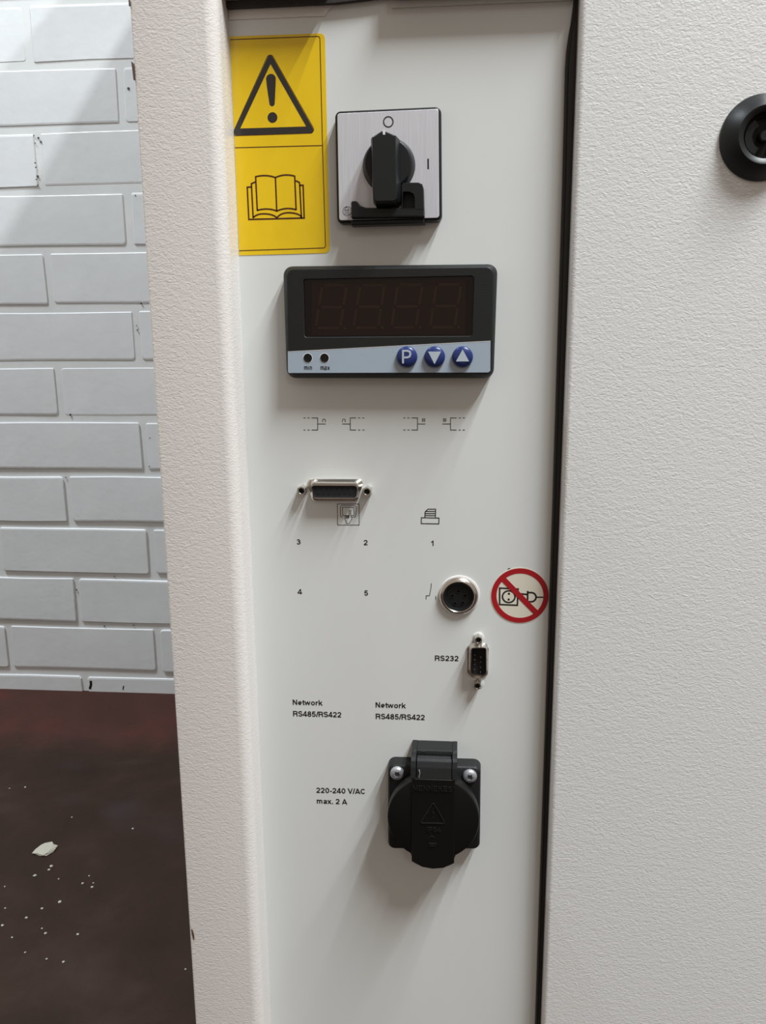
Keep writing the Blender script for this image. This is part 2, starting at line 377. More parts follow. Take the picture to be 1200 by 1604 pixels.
# ------------------------------------------------------------------ the cabinet
Z0 = CAMZ
cab = bpy.data.objects.new('electrical_cabinet', None); cab.empty_display_size = 0.05; COL.objects.link(cab)
cab.location = (0.15, 0.35, 0)
tag(cab, 'off-white steel cabinet with a narrow recessed control panel and textured door', 'cabinet')
cinv = Matrix.Translation(-Vector(cab.location))
def cpart(name, bm, m, smooth=False, angle=40, parent=None):
    bm.transform(cinv); return obj(name, bm, m, parent or cab, smooth, angle)
def vprism(pts, z0, z1):
    bm = B(); a = [bm.verts.new((p[0], p[1], z0)) for p in pts]; b = [bm.verts.new((p[0], p[1], z1)) for p in pts]; n = len(pts)
    for i in range(n): bm.faces.new((a[i], a[(i+1) % n], b[(i+1) % n], b[i]))
    bm.faces.new(a); bm.faces.new(b); return bm
ZT, ZB = 1.416, 0.06
PL = -0.1023
post = fillet([(-0.1395, 0.03), (-0.1395, -0.02), (PL, -0.02), (PL, 0.03)], [0.0005, 0.0011, 0.0058, 0.0005], 6)
post_o = cpart('corner_post', vprism(post, ZB, ZT), M_post, True, 50)
cpart('control_panel', boxbm(PL-0.006, 0.075, 0.0, 0.002, ZB+0.02, ZT-0.02), M_panel)
panel_o = cab.children[-1] if cab.children else None
panel_o = bpy.data.objects['control_panel']
cpart('side_panel', boxbm(-0.1393, -0.1378, 0.03, 0.78, ZB, ZT), M_post)
cpart('top_panel', boxbm(-0.1378, 0.52, 0.03, 0.78, ZT-0.002, ZT), M_post)
cpart('back_panel', boxbm(-0.1378, 0.52, 0.778, 0.78, ZB, ZT-0.002), M_post)
cpart('side_panel', boxbm(0.52, 0.522, -0.0025, 0.78, ZB, ZT), M_post)
cpart('plinth', boxbm(-0.13, 0.51, 0.005, 0.77, 0.0, ZB, 0.002), M_rubber)
# door: proud of the panel, its rounded edge beside the rubber seal
DY = -0.0105
DX = (at(898, 300, DY).x+at(849.5, 1604, DY).x)/2
dpoly = fillet([(DX, -0.0030), (DX, DY), (0.53, DY), (0.53, -0.0030)], [0.0003, 0.0026, 0.0026, 0.0003], 6)
door_o = cpart('cabinet_door', vprism(dpoly, ZB+0.01, ZT-0.005), M_door, True, 50)
# door seal along the panel edge; its top end swings away towards the door
def ZP(v): return Z0+v/1000
sl = [(0.0474, ZP(140)), (0.0472, ZP(134.2)), (0.0466, ZP(128.5)), (0.0457, ZP(123)), (0.0450, ZP(117)), (0.04475, ZP(110)), (0.0449, ZP(96)), (0.0453, ZP(60)), (0.0459, ZP(-80)), (0.0464, ZP(-371)), (0.0466, ZB+0.03)]
outl = sl + [(0.0530, ZB+0.03), (0.0530, ZP(140))]
bm = loft(B(), [(outl, 0.0), (outl, 0.0020), ([(x+0.0006 if i < len(sl) else x, z) for i, (x, z) in enumerate(outl)], 0.0027)])
cpart('door_seal', bm, M_rubber)
out2 = [(x+0.0013, z) for x, z in sl] + [(0.0530, ZB+0.03), (0.0530, ZP(140))]
cpart('door_seal_lip', loft(B(), [(out2, 0.0025), (out2, 0.0040)]), M_rubber)
# top of the opening: textured gusset on the left, black seal, unseen blocks above, added to shade the panel top
g = [(at(a, b, -0.0012).x, at(a, b, -0.0012).z) for a, b in [(357, 4), (532, -4), (513, 17), (509, 24), (357, 30)]]
g[0] = (PL+0.0003, g[0][1]); g[4] = (PL+0.0003, g[4][1])
cpart('corner_gusset', loft(B(), [(g, 0.0), (g, 0.0006)]), M_post)
zs = at(440, 8, -0.0035).z
ts = [(PL+0.0003, zs-0.0002), (-0.055, zs), (-0.040, zs+0.0010), (-0.028, zs+0.0022), (0.045, zs+0.0030), (0.045, ZT-0.03), (PL+0.0003, ZT-0.03)]
cpart('top_seal', loft(B(), [(ts, 0.0012), (ts, 0.0036)]), M_rubber)
zl = at(750, 8, 0).z
cpart('header_strip', boxbm(-0.030, 0.0462, -0.0012, 0.0, zl, ZT-0.03), M_panel)
cpart('shade_block', boxbm(PL+0.0003, -0.0570, -0.0115, -0.0036, at(440, -3, -0.0036).z, ZT-0.004), M_post)
cpart('shade_block', boxbm(-0.0300, 0.0482, -0.0088, -0.0036, at(750, -6, -0.0036).z, ZT-0.004), M_post)
# chips on the post
def chip(pts, w0, m=M_rust):
    q = [(at(a, b, -0.0200).x, at(a, b, -0.0200).z) for a, b in pts]
    cpart('paint_chip', loft(B(), [(q, 0.0190), (q, 0.0202)]), m, parent=None)
chip([(205.6, 96), (209, 99), (210.5, 106), (210.6, 116), (211.2, 125), (209.2, 125), (207.8, 112)], 0)
chip([(300, 1454), (302.5, 1458), (304.5, 1466), (304.5, 1473), (302.5, 1470), (300.5, 1462)], 0)
chip([(201.5, 0), (203, 0), (203.5, 8), (202, 9)], 0)

# ---- printing on the panel
PT = 0.00008
def LP(px, py, w=0): v = at(px, py, -w); return (v.x, v.z)
def ptxt(items, name='printed_text', label=None, off=0.18):
    bm = B()
    for s, x0, y0, x1, y1, cap in items: text_px(bm, s, x0, y0, x1, y1, cap, 0.0, LP, off, PT)
    o = cpart(name, bm, M_ink, parent=panel_o)
    if label: o['label'] = label
    return o
def psym(lines, width, name='printed_symbol', label=None, fills=()):
    bm = B()
    for ln in lines:
        cl = False
        if ln and ln[-1] == 'c': ln = ln[:-1]; cl = True
        stroke(bm, [LP(*p) for p in ln], width, 0.0, PT, cl)
    o = cpart(name, bm, M_ink, parent=panel_o)
    if label: o['label'] = label
    return o
ptxt([('3', 464.9, 852.8, 470.9, 852.8, 8.2)]); ptxt([('2', 569.7, 853.9, 576, 853.9, 8.2)]); ptxt([('1', 674.9, 855, 680.9, 855, 8.2)])
ptxt([('4', 466.5, 930.8, 473, 930.8, 8.0)]); ptxt([('5', 570.6, 932.8, 576.6, 932.8, 8.0)])
ptxt([('Network', 458.5, 1103.9, 505, 1105, 8.2), ('RS485/RS422', 459, 1121.8, 534.7, 1123.8, 8.3)])
ptxt([('Network', 588.2, 1108.1, 635.3, 1109.4, 8.3), ('RS485/RS422', 588.4, 1126.1, 665.3, 1128, 8.4)])
ptxt([('RS232', 681, 1034.9, 718.2, 1035.6, 8.3)])
ptxt([('220-240 V/AC', 495.5, 1241.8, 572.3, 1243.8, 8.2), ('max. 2 A', 496.2, 1258.4, 543.4, 1260, 8.2)])
LW = 0.00032
def zz(ox, oy, k, pts): return [(ox+a/k, oy+b/k) for a, b in pts]
K4 = 4.444
def bus(xs, vx, tip, arch=None, hsh=None):
    ls = []; hs = []
    for y in (65, 149):
        for a, b in xs: ls.append([(a, y), (b, y)])
    ls += [[(vx, 64), (vx, 150)], [(vx, 107), (tip, 107)]]
    if arch: a, b = arch; hs.append([(a, 94), (a, 83)] + [((a+b)/2-(b-a)/2*math.cos(t), 83-10*math.sin(t)) for t in (0.6, 1.1, 1.57, 2.04, 2.54)] + [(b, 82), (b, 94)])
    if hsh:
        a, b = hsh; hs += [[(a, 74), (b, 74)], [(a, 85), (b, 85)], [(a+7, 66), (a+5, 94)], [(b-5, 66), (b-8, 94)]]
    psym([zz(470, 640, K4, l) for l in ls], LW)
    if hs: psym([zz(470, 640, K4, l) for l in hs], 0.00028 if arch else 0.00022)
bus([(25, 38), (53, 67), (82, 124)], 123, 178, arch=(157, 177))
bus([(349, 390), (405, 419), (434, 448)], 350, 294, arch=(295, 315))
bus([(721, 733), (748, 762), (777, 819)], 818, 872, hsh=(848, 873))
bus([(1047, 1090), (1105, 1119), (1133, 1147)], 1048, 992, hsh=(995, 1020))
K7 = 6.667
def arc(cx, cy, rx, ry, a0, a1, n=8): return [(cx+rx*math.cos(a0+(a1-a0)*i/n), cy+ry*math.sin(a0+(a1-a0)*i/n)) for i in range(n+1)]
rr = arc(645, 432, 22, 22, math.pi, 1.5*math.pi, 4)+arc(762, 432, 22, 22, 1.5*math.pi, 2*math.pi, 4)+arc(762, 512, 22, 22, 0, math.pi/2, 4)
rr2 = [(702, 520), (662, 520)] + arc(645, 512, 22, 22, math.pi/2, math.pi, 4)
psym([zz(440, 730, K7, l)+['c'] if c else zz(440, 730, K7, l) for l, c in [
    ([(589, 396), (818, 396), (818, 616), (592, 616)], 1), ([(784, 432)]+[], 0)] if len(l) > 1] +
    [zz(440, 730, K7, arc(645, 514, 23, 20, math.pi/2, math.pi, 4)+arc(645, 432, 23, 22, math.pi, 1.5*math.pi, 4)+arc(762, 432, 23, 22, 1.5*math.pi, 2*math.pi, 4)+arc(762, 514, 23, 20, 0, math.pi/2, 4)+[(742, 534)]),
     zz(440, 730, K7, [(712, 516), (645, 516), (643, 431), (764, 431), (766, 516), (736, 516)]),
     zz(440, 730, K7, [(714, 540), (712, 475), (715, 464), (722, 462), (728, 467), (730, 500), (731, 525), (740, 532), (740, 560), (724, 580), (716, 600), (686, 600), (684, 580), (672, 560), (668, 535), (672, 524), (680, 524), (682, 548)]),
     zz(440, 730, K7, [(690, 548), (688, 520), (698, 517), (700, 546)]), zz(440, 730, K7, [(706, 546), (704, 518), (712, 520)])],
    0.00026)
psym([zz(640, 780, 15, [(302, 462), (716, 470), (712, 607), (300, 600), 'c'][:-1])+['c'], zz(640, 780, 15, [(386, 462), (390, 326), (456, 262), (638, 262), (632, 462)])] +
     [zz(640, 780, 15, [(392, y), (634, y)]) for y in (315, 366, 414)], 0.00042)
psym([[(675.8, 913.6), (675.2, 921), (672.9, 933), (667.6, 933), (667.6, 938.8)]], 0.00030)
psym([[(682.6, 933.6), (682.7, 939)]], 0.00030)
psym([[(795.6, 891.8), (797, 890.6), (799.2, 890.2)]], 0.0004)

# ------------------------------------------------------------------ yellow warning sticker
c = at(435, 226)
d = Dev('warning_sticker', 'yellow warning sticker with black exclamation triangle and open book, by the left post', 'sticker', c.x, c.z)
P = lambda pts, w=0.0: d.P(pts, w)
o_ = P([(366, 400.3), (516.8, 396.3), (509, 52.2), (356, 57.5)]); xl = PL+0.0003-c.x
o_[0] = (xl, o_[0][1]); o_[3] = (xl, o_[3][1])
sh = fillet(o_, [0.0001, 0.0022, 0.0022, 0.0001], 4)
obj('vinyl_sheet', loft(B(), [(sh, 0.00002), (sh, 0.00016)]), M_yellow, d.o)
W0 = 0.00016; bm = B()
ln = 0.00036
r1 = P([(359, 62.5), (497, 57.2)]); r2 = P([(501.3, 61), (503.2, 140), (505.3, 228), (510, 384)]); r3 = P([(506.5, 388.5), (373, 392.8)])
r1[0] = (xl+.0001, r1[0][1]); r3[1] = (xl+.0001, r3[1][1])
cr = curve2(r1[1], P([(501.2, 57.2)])[0], r2[0], 4); cr2 = curve2(r2[-1], P([(510.1, 388.4)])[0], r3[0], 4)
stroke(bm, [r1[0]]+cr+r2[1:-1]+cr2+[r3[1]], ln, W0)
q = P([(366, 231.6), (505.2, 228)]); q[0] = (xl+.0001, q[0][1]); stroke(bm, q, ln, W0)
tl = P([(422.9, 80.2), (495.8, 208.5), (358.8, 213.2)])
t_ = fillet(tl, [0.0016, 0.0016, 0.0016], 5)
t_ = [(max(x, xl+.0001), z) for x, z in t_]; stroke(bm, t_, 0.00024, W0, closed=True)
obj('border_line', bm, M_book, d.o)
tri_o = fillet(P([(422.9, 81.8), (494.4, 208.2), (363.5, 212.4)]), 0.0013, 4)
tri_o = [(max(x, xl), z) for x, z in tri_o]
tri_i = fillet(P([(424, 100.4), (479.9, 198.2), (376.5, 201.4)]), 0.0001, 4)
bm = loft(B(), [(tri_o, W0), (tri_o, W0+.00006), (tri_i, W0+.00006), (tri_i, W0)], False, False)
cx, cy = 424.6, 123.5
ex = arc(cx, cy, 7.6, 7.6, math.pi, 2*math.pi, 10)+[(432, 130), (430.6, 160)]+arc(426.4, 162, 4.2, 4.6, 0, math.pi, 6)+[(418.2, 135)]
fill(bm, P(ex), W0); fill(bm, P(arc(427, 184.2, 7.7, 8.3, 0, 2*math.pi*31/32, 31)), W0)
obj('warning_triangle', bm, M_stink, d.o)
bm = B(); bw = 0.00066
def bk(pts): return P([(370+a/8, 250+b/8) for a, b in pts])
stroke(bm, bk([(276, 632), (266, 636), (245, 215)]+curve2((245, 215), (375, 182), (493, 225), 7)[1:]+curve2((493, 225), (610, 170), (735, 208), 7)[1:]+[(752, 628)]+curve2((752, 628), (630, 590), (510, 645), 7)[1:]+curve2((510, 645), (400, 598), (266, 636), 7)[1:]), bw, W0)
stroke(bm, bk([(493, 225), (510, 645)]), bw, W0)
stroke(bm, bk([(242, 280), (192, 303), (214, 728)]+curve2((214, 728), (260, 678), (345, 680), 5)[1:]+curve2((345, 680), (455, 678), (512, 728), 6)[1:]+curve2((512, 728), (560, 668), (655, 665), 6)[1:]+curve2((655, 665), (750, 665), (812, 705), 5)[1:]+[(820, 735), (795, 288), (748, 264)]), bw, W0)
stroke(bm, bk([(192, 344), (140, 346), (160, 750), (854, 732), (840, 322), (797, 322)]), bw, W0)
obj('open_book_symbol', bm, M_book, d.o)

# ------------------------------------------------------------------ rotary switch
c = at(609, 260, -0.006)
d = Dev('rotary_switch', 'square aluminium-faced rotary switch with black handle set to O', 'switch', c.x, c.z, 0.0)
P = lambda pts, w=0.006: d.P(pts, w)
face = P([(530.8, 346.4), (688.9, 342.2), (687.5, 169.9), (527.6, 177.2)])
rim = [inset(fillet(face, 0.0016, 4), k) for k in (-0.0007, -0.0006, -0.0002, 0.0)]
base = inset(fillet(face, 0.0016, 4), -0.0010)
obj('back_plate', loft(B(), [(base, 0.0), (base, 0.0042), (rim[0], 0.0056), (rim[2], 0.0060)]), M_black, d.o, True)
f_ = inset(fillet(face, 0.0014, 4), 0.0002)
obj('face_plate', loft(B(), [(f_, 0.0060), (f_, 0.0062), (inset(f_, .0002), 0.0064)]), M_alu, d.o)
bm = B(); WF = 0.0064
PF = lambda pts: d.P([(500+a/5.4545, 150+b/5.4545) for a, b in pts], WF)
stroke(bm, PF(arc(591, 223, 40, 44, 0, 2*math.pi*31/32, 31)), 0.00052, WF, closed=True)
stroke(bm, PF([(931, 537), (932, 626)]), 0.0007, WF)
stroke(bm, PF(arc(239, 986, 37, 39, 0, 2*math.pi*23/24, 23)), 0.00018, WF, closed=True)
stroke(bm, PF([(222, 1016), (222, 962), (228, 952), (238, 952), (238, 960)]), 0.00020, WF)
stroke(bm, PF([(248, 955), (248, 1012), (258, 1016)]), 0.00020, WF); stroke(bm, PF([(212, 976), (262, 976)]), 0.00018, WF); stroke(bm, PF([(236, 976), (236, 1016)]), 0.0002, WF)
obj('printed_symbol', bm, M_ink, d.o)
# knob: round skirt and long grip bar
kx, kz = d.L(608.5, 258, 0.009); R = 0.0111
obj('knob_skirt', lathe(B(), kx, kz, [(R+0.0006, 0.0063), (R+0.0004, 0.0068), (R, 0.0085), (R-0.0004, 0.0110), (R-0.0012, 0.0120)], 48), M_black, d.o, True)
WG = 0.0205
gf = d.P([(583.2, 214.5), (599.6, 204.2), (619.6, 212), (621.4, 300), (621.6, 311), (618.5, 315.5), (588, 316), (585, 312), (584.3, 290)], WG)
gb = d.P([(581, 218), (599.6, 207.5), (627, 220), (629, 300), (628, 317), (623, 324), (590, 325), (585, 318), (583, 290)], 0.0112)
obj('knob_grip', loft(B(), [(gb, 0.0080), (gb, 0.0112), ([(a[0]*.15+b[0]*.85, a[1]*.15+b[1]*.85) for a, b in zip(gb, gf)], WG-0.0012), (gf, WG-0.0003), (inset(gf, 0.0004), WG)]), M_black, d.o, True, 35)
mk = PF([(540, 292), (566, 292), (566, 338), (543, 338)]);
mkf = d.P([(599.2, 203.6), (603.4, 204.2), (603.4, 211), (600, 211)], WG)
obj('pointer_mark', loft(B(), [(mkf, WG-0.0010), (mkf, WG+0.00006)]), M_white, d.o)
# locking slide along the bottom of the plate
def ZS(pts, w): return d.P([(500+a/5.4545, 150+b/5.4545) for a, b in pts], w)
WB = 0.0125
hk = ZS([(272, 1068), (270, 912), (278, 898), (305, 895), (325, 903), (345, 935), (395, 955), (700, 966), (700, 745), (860, 738), (880, 748), (892, 775), (898, 1050)], WB)
hb = ZS([(272, 1068), (270, 912), (278, 898), (305, 895), (325, 903), (345, 935), (395, 955), (700, 966), (700, 745), (860, 738), (880, 748), (892, 775), (898, 1050)], 0.0064)
# upright with a D-shaped opening: ring of matching outer and inner loops
hk1 = ZS([(272, 1040), (270, 912), (278, 898), (305, 895), (325, 903), (345, 935), (395, 953), (700, 962), (898, 966), (898, 1028)], WB)
obj('locking_slide', loft(B(), [(hk1, 0.0030), (hk1, WB-0.001), (inset(hk1, 0.0004), WB)]), M_black, d.o, True, 35)
uo = ZS([(702, 975), (700, 760), (712, 742), (845, 738), (880, 752), (892, 790), (897, 975)], WB); ui = ZS([(712, 962), (712, 880), (716, 818), (770, 818), (805, 836), (818, 870), (818, 962)], WB)
obj('slide_stop', loft(B(), [(uo, 0.0064), (uo, WB-0.0006), (inset(uo, .0003), WB), (ui, WB), (ui, 0.0066)], True, True), M_black, d.o, True, 35)
cf = ZS([(272, 1106), (270, 1062), (898, 1044), (900, 1088)], 0.0085)
obj('slide_rail', loft(B(), [(cf, 0.0005), (cf, 0.0075), (inset(cf, .0006), 0.0085)]), M_black, d.o)

# ------------------------------------------------------------------ panel meter
c = at(611, 503, -0.006)
d = Dev('panel_meter', 'black rectangular panel meter with dark four-digit display and three blue buttons', 'panel meter', c.x, c.z)
def PM(pts, w): return d.P([(430+a/3.3333, 400+b/3.3333) for a, b in pts], w)
oc = PM([(66, 640), (1144, 641), (1165, 46), (46, 58)], 0.006)
fc = PM([(74, 622), (1130, 620), (1140, 64), (66, 76)], 0.010)
wc = PM([(157, 427), (1031, 421), (1041, 108), (150, 126)], 0.010)
O = fillet(oc, 0.0042, 5); Fc = fillet(fc, 0.0030, 5); Wn = fillet(wc, 0.0012, 5); Wd = Wn
obj('bezel', loft(B(), [(inset(O, .0003), 0.0), (O, 0.0010), (O, 0.0062), (inset(O, 0.0004), 0.0070), (inset(Fc, -0.0006), 0.0094), (Fc, 0.0100), (inset(Wn, -0.0003), 0.0100), (Wn, 0.0097), (Wn, 0.0020)], True, False), M_blackfine, d.o, True, 30)
obj('display_backing', loft(B(), [(inset(Wn, -.0004), 0.0014), (inset(Wn, -.0004), 0.0030)]), M_matte, d.o)
md = PM([(196, 418), (995, 412), (1000, 124), (195, 136)], 0.0034)
mod = obj('digit_module', loft(B(), [(md, 0.0030), (md, 0.0040)]), M_board, d.o)
gl = inset(Wn, 0.00005)
obj('display_window', loft(B(), [(gl, 0.0080), (gl, 0.0086)]), M_glass, d.o)
segs = []
def seg(p, q, w_=0.0010):
    a, b = PM([p, q], 0.0040); return a, b
for di, (x0, x1) in enumerate([(215, 343), (413, 541), (610, 738), (812, 940)]):
    dx = 34; xa, xb = x0, x1; yt, ymid, yb = 156-di*1.5, 270-di*1.5, 379-di*1.5
    def X(x, y): return x + dx*(yb-y)/(yb-yt)
    bm = B()
    for (p, q) in [((xa+12, yb), (xb-8, yb)), ((xa+12, ymid), (xb-8, ymid)), ((xa+12, yt), (xb-8, yt)), ((xa, yb-12), (xa, ymid+12)), ((xb, yb-12), (xb, ymid+12)), ((xa, ymid-12), (xa, yt+12)), ((xb, ymid-12), (xb, yt+12))]:
        a, b = PM([(X(*p), p[1]), (X(*q), q[1])], 0.0040); stroke(bm, [a, b], 0.0012, 0.0040, 0.0001)
    a = PM([(xb+22, yb)], 0.0040)[0]; fill(bm, circle(a[0], a[1], 0.0007, 10), 0.0040, 0.0001)
    obj('digit_segments', bm, M_digit, d.o)
WS = 0.0100
sp = PM([(76, 614), (1116, 611), (1127, 603), (1128, 448), (70, 504), (71, 606)], WS)
obj('front_label', loft(B(), [(sp, WS-.0002), (sp, WS+.00025)]), M_blueg, d.o)
bm = B(); stroke(bm, PM([(70, 503), (1128, 447)], WS), 0.0002, WS+.00025); 
rimline = obj('label_edge_line', bm, M_white, d.o)
WL = WS+.00025
for px in (174, 261):
    a = PM([(px, 536)], WL)[0]
    obj('indicator_lamp', lathe(B(), a[0], a[1], [(0.00205, WL), (0.00200, WL+.0002), (0.00175, WL+.0001), (0.0012, WL+.0001)], 20), M_matte, d.o, True)
    bm = B(); stroke(bm, circle(a[0], a[1], 0.00215, 24), 0.00028, WL, closed=True); obj('indicator_ring', bm, M_white, d.o)
bm = B()
# small lettering drawn as strokes: min, max
def lt(lines, x0, y0, k=1.0): 
    for l in lines: stroke(bm, PM([(x0+a*k, y0+b*k) for a, b in l], WL), 0.00034, WL)
n_l = [[(0, 16), (0, 0), (6, 0), (8, 3), (8, 16)]]
m_l = [[(0, 16), (0, 0), (12, 0), (14, 3), (14, 16)], [(7, 0), (7, 16)]]
lt(m_l, 157, 581); lt([[(0, 16), (0, 2)], [(0, -4), (0, -1)]], 178, 581); lt(n_l, 186, 581)
lt(m_l, 242, 581); lt([[(0, 0), (8, 0), (9, 3), (9, 16), (0, 16), (0, 8), (9, 8)]], 262, 581); lt([[(0, 0), (9, 16)], [(9, 0), (0, 16)]], 278, 581)
obj('printed_text', bm, M_ink, d.o)
BT = 0.0024
for i, px in enumerate((691, 836, 982)):
    a = PM([(px, 530.5)], WL+0.0018)[0]; r = 0.00475
    bt = obj('push_button', lathe(B(), a[0], a[1], [(r, WL), (r, WL+0.0010), (r*0.95, WL+0.0016), (r*0.82, WL+0.0020), (r*0.5, WL+BT), (r*0.1, WL+BT)], 40), M_navy, d.o, True, 50)
    bm = B(); wb = WL+BT-0.0006; k = 0.0000895
    if i == 0:
        pts = [(-18, -30), (-18, 30), (2, 30), (16, 25), (19, 14), (14, 2), (2, -2), (-18, -2)]
        stroke(bm, [(a[0]+x*k-.0001, a[1]+z*k) for x, z in [(-18, -32), (-18, 31), (4, 31), (17, 26), (20, 14), (16, 3), (4, -2), (-14, -2)]], 0.00085, wb, 0.0007)
    else:
        s_ = -1 if i == 1 else 1
        tri = [(-33, -22*1), (33, -22*1), (0, 38)] if s_ == 1 else [(-33, 27), (33, 27), (0, -36)]
        fill(bm, [(a[0]+x*k, a[1]+z*k) for x, z in tri], wb, 0.0007)
    obj('letter_p' if i == 0 else ('down_arrow' if i == 1 else 'up_arrow'), bm, M_btnmark, bt)
# ------------------------------------------------------------------ 15-way data socket
c = at(524, 768)
d = Dev('data_socket', 'fifteen-hole metal D-shaped socket with a hex standoff at each end', 'connector', c.x, c.z)
def P7(pts, w): return d.P([(440+a/6.667, 730+b/6.667) for a, b in pts], w)
def hexnut(dev, name, px, py, R_, h, bore):
    x, z = dev.L(px, py, h)
    bm = B(); hx = [p for k in range(6) for p in [(x+R_*math.cos(math.pi/6+k*math.pi/3+e), z+R_*math.sin(math.pi/6+k*math.pi/3+e)) for e in (-.5235/1.0, -.26, 0, .26)]]
    hxp = []
    for k in range(6):
        a0 = math.pi/6+k*math.pi/3; a1 = a0+math.pi/3
        p0 = (R_*math.cos(a0), R_*math.sin(a0)); p1 = (R_*math.cos(a1), R_*math.sin(a1))
        for t in (0, .25, .5, .75): hxp.append((x+p0[0]*(1-t)+p1[0]*t, z+p0[1]*(1-t)+p1[1]*t))
    ci = lambda r: [(x+r*math.cos(math.pi/6+2*math.pi*i/24), z+r*math.sin(math.pi/6+2*math.pi*i/24)) for i in range(24)]
    loft(bm, [(hxp, 0.0), (hxp, h-0.0006), (ci(R_*0.84), h), (ci(bore*1.25), h), (ci(bore), h-0.0004), (ci(bore), h-0.003)], True, False)
    o = obj(name, bm, M_chrome, dev.o, True, 35)
    obj('threaded_bore', loft(B(), [(ci(bore*1.02), h-0.0032), (ci(bore*1.02), h-0.0022)]), M_matte, o)
hexnut(d, 'hex_standoff', 472, 769.2, 0.0024, 0.0055, 0.0012); hexnut(d, 'hex_standoff', 574.6, 770.6, 0.0024, 0.0055, 0.0012)
of = fillet(P7([(330, 368), (800, 368), (858, 180), (840, 138), (290, 138), (272, 180)], 0.001), [.0016, .0016, .003, .0018, .0018, .003], 4)
sh_o = fillet(P7([(338, 342), (782, 345), (812, 180), (312, 176)], 0.0062), 0.0013, 7)
sh_i = fillet(P7([(335, 331), (785, 333), (800, 206), (318, 204)], 0.0062), 0.0012, 7)
N_ = 8
def d_loop(l, n=32):  # resample a closed loop to n points
    seg_ = [0]
    for i in range(len(l)): seg_.append(seg_[-1]+(Vector(l[(i+1) % len(l)])-Vector(l[i])).length)
    T = seg_[-1]; out = []; i = 0
    for k in range(n):
        t = T*k/n
        while seg_[i+1] < t: i += 1
        u = (t-seg_[i])/max(1e-12, seg_[i+1]-seg_[i]); a = Vector(l[i]); b = Vector(l[(i+1) % len(l)]); out.append(tuple(a+(b-a)*u))
    return out
A1 = d_loop(of, 48); A2 = d_loop(inset(sh_o, -0.0010), 48); A3 = d_loop(sh_o, 48); A4 = d_loop(sh_i, 48)
obj('metal_shell', loft(B(), [(A1, 0.0), (A1, 0.0008), (inset(A1, .0003), 0.0011), (A2, 0.0013), (A3, 0.0024), (A3, 0.0058), (inset(A3, .00015), 0.0062), (A4, 0.0062), (A4, 0.0035)], True, False), M_chrome, d.o, True, 35)
ins = obj('insulator', loft(B(), [(inset(A4, -.0001), 0.0030), (inset(A4, -.0001), 0.0054)]), M_matte, d.o)
M_hole = mat('contact_hole', (0.0015, 0.0015, 0.003), 0.9)
M_dgrey = mat('socket_insulator_plastic', (0.016, 0.016, 0.019), 0.55, spec=0.25); ins.data.materials[0] = M_dgrey
for i in range(8):
    x, z = P7([(360+i*56.5, 238)], 0.0054)[0]; obj('contact', lathe(B(), x, z, [(0.00060, 0.0052), (0.00060, 0.00548)], 12), M_hole, ins)
for i in range(7):
    x, z = P7([(388+i*55.5, 293)], 0.0054)[0]; obj('contact', lathe(B(), x, z, [(0.00060, 0.0052), (0.00060, 0.00548)], 12), M_hole, ins)

# ------------------------------------------------------------------ round DIN socket
c = at(718, 934)
d = Dev('round_socket', 'round chrome-ringed five-hole socket left of the prohibition sticker', 'connector', c.x, c.z)
x, z = d.L(718.5, 935, 0.0022)
obj('chrome_ring', lathe(B(), x, z, [(0.0096, 0.0), (0.0097, 0.0010), (0.0094, 0.0018), (0.0086, 0.0024), (0.0078, 0.0026), (0.0074, 0.0022), (0.0073, -0.0010)], 56, True, False), M_chrome, d.o, True, 50)
obj('washer', lathe(B(), x+.0003, z+.0002, [(0.0102, 0.0), (0.0101, 0.0004), (0.0095, 0.0005), (0.0085, 0.0003)], 56, True, False), M_white, d.o, True)
rg = obj('socket_insert', lathe(B(), x, z, [(0.00735, -0.0008), (0.00735, 0.0014), (0.0066, 0.0015), (0.0064, 0.0003), (0.002, 0.0003)], 48), M_black, d.o, True, 40)
bm = B(); y_ = 0.0003
def P5(pts, w): return d.P([(640+a/5, 860+b/5) for a, b in pts], w)
stroke(bm, P5(arc(394, 372, 92, 80, math.pi*1.12, math.pi*1.88, 10), y_), 0.0006, y_, 0.0007)
obj('key_ridge', bm, M_black, rg)
for (a, b) in [(343, 366), (443, 364), (366, 425), (424, 420), (392, 330)]:
    hx_, hz_ = P5([(a, b)], y_)[0]
    obj('contact', loft(B(), [(circle(hx_, hz_, 0.0009, 14), y_), (circle(hx_, hz_, 0.0009, 14), y_+.0004), (circle(hx_, hz_, 0.0006, 14), y_+.0004), (circle(hx_, hz_, 0.0006, 14), y_)], False, True), M_blackfine, rg, True)

# ------------------------------------------------------------------ prohibition sticker
c = at(814.8, 932.6)
d = Dev('prohibition_sticker', 'round red prohibition sticker with crossed-out plug and socket beside the black seal', 'sticker', c.x, c.z)
def P8(pts, w=0.0001): return d.P([(760+a/10, 880+b/10) for a, b in pts], w)
t1 = P8([(85, 530), (1008, 530), (545, 88), (545, 966)])
cx = (t1[0][0]+t1[1][0])/2; cz = (t1[2][1]+t1[3][1])/2; RR = (t1[1][0]-t1[0][0])/4+(t1[2][1]-t1[3][1])/4
obj('vinyl_disc', lathe(B(), cx, cz, [(RR, 0.00002), (RR, 0.00014)], 72), M_cream, d.o)
bm = B(); W8 = 0.00014
def K(a, b): return P8([(a, b)])[0]
pw = 0.00078
sq = P8([(227, 411), (516, 425), (505, 680), (227, 668)]); stroke(bm, sq, pw, W8, closed=True)
stroke(bm, P8(arc(370, 545, 98, 92, 0, 2*math.pi*31/32, 31)), pw, W8, closed=True)
for a, b in ((373, 500), (369, 590)): fill(bm, P8(arc(a, b, 18, 18, 0, 2*math.pi*11/12, 11)), W8)
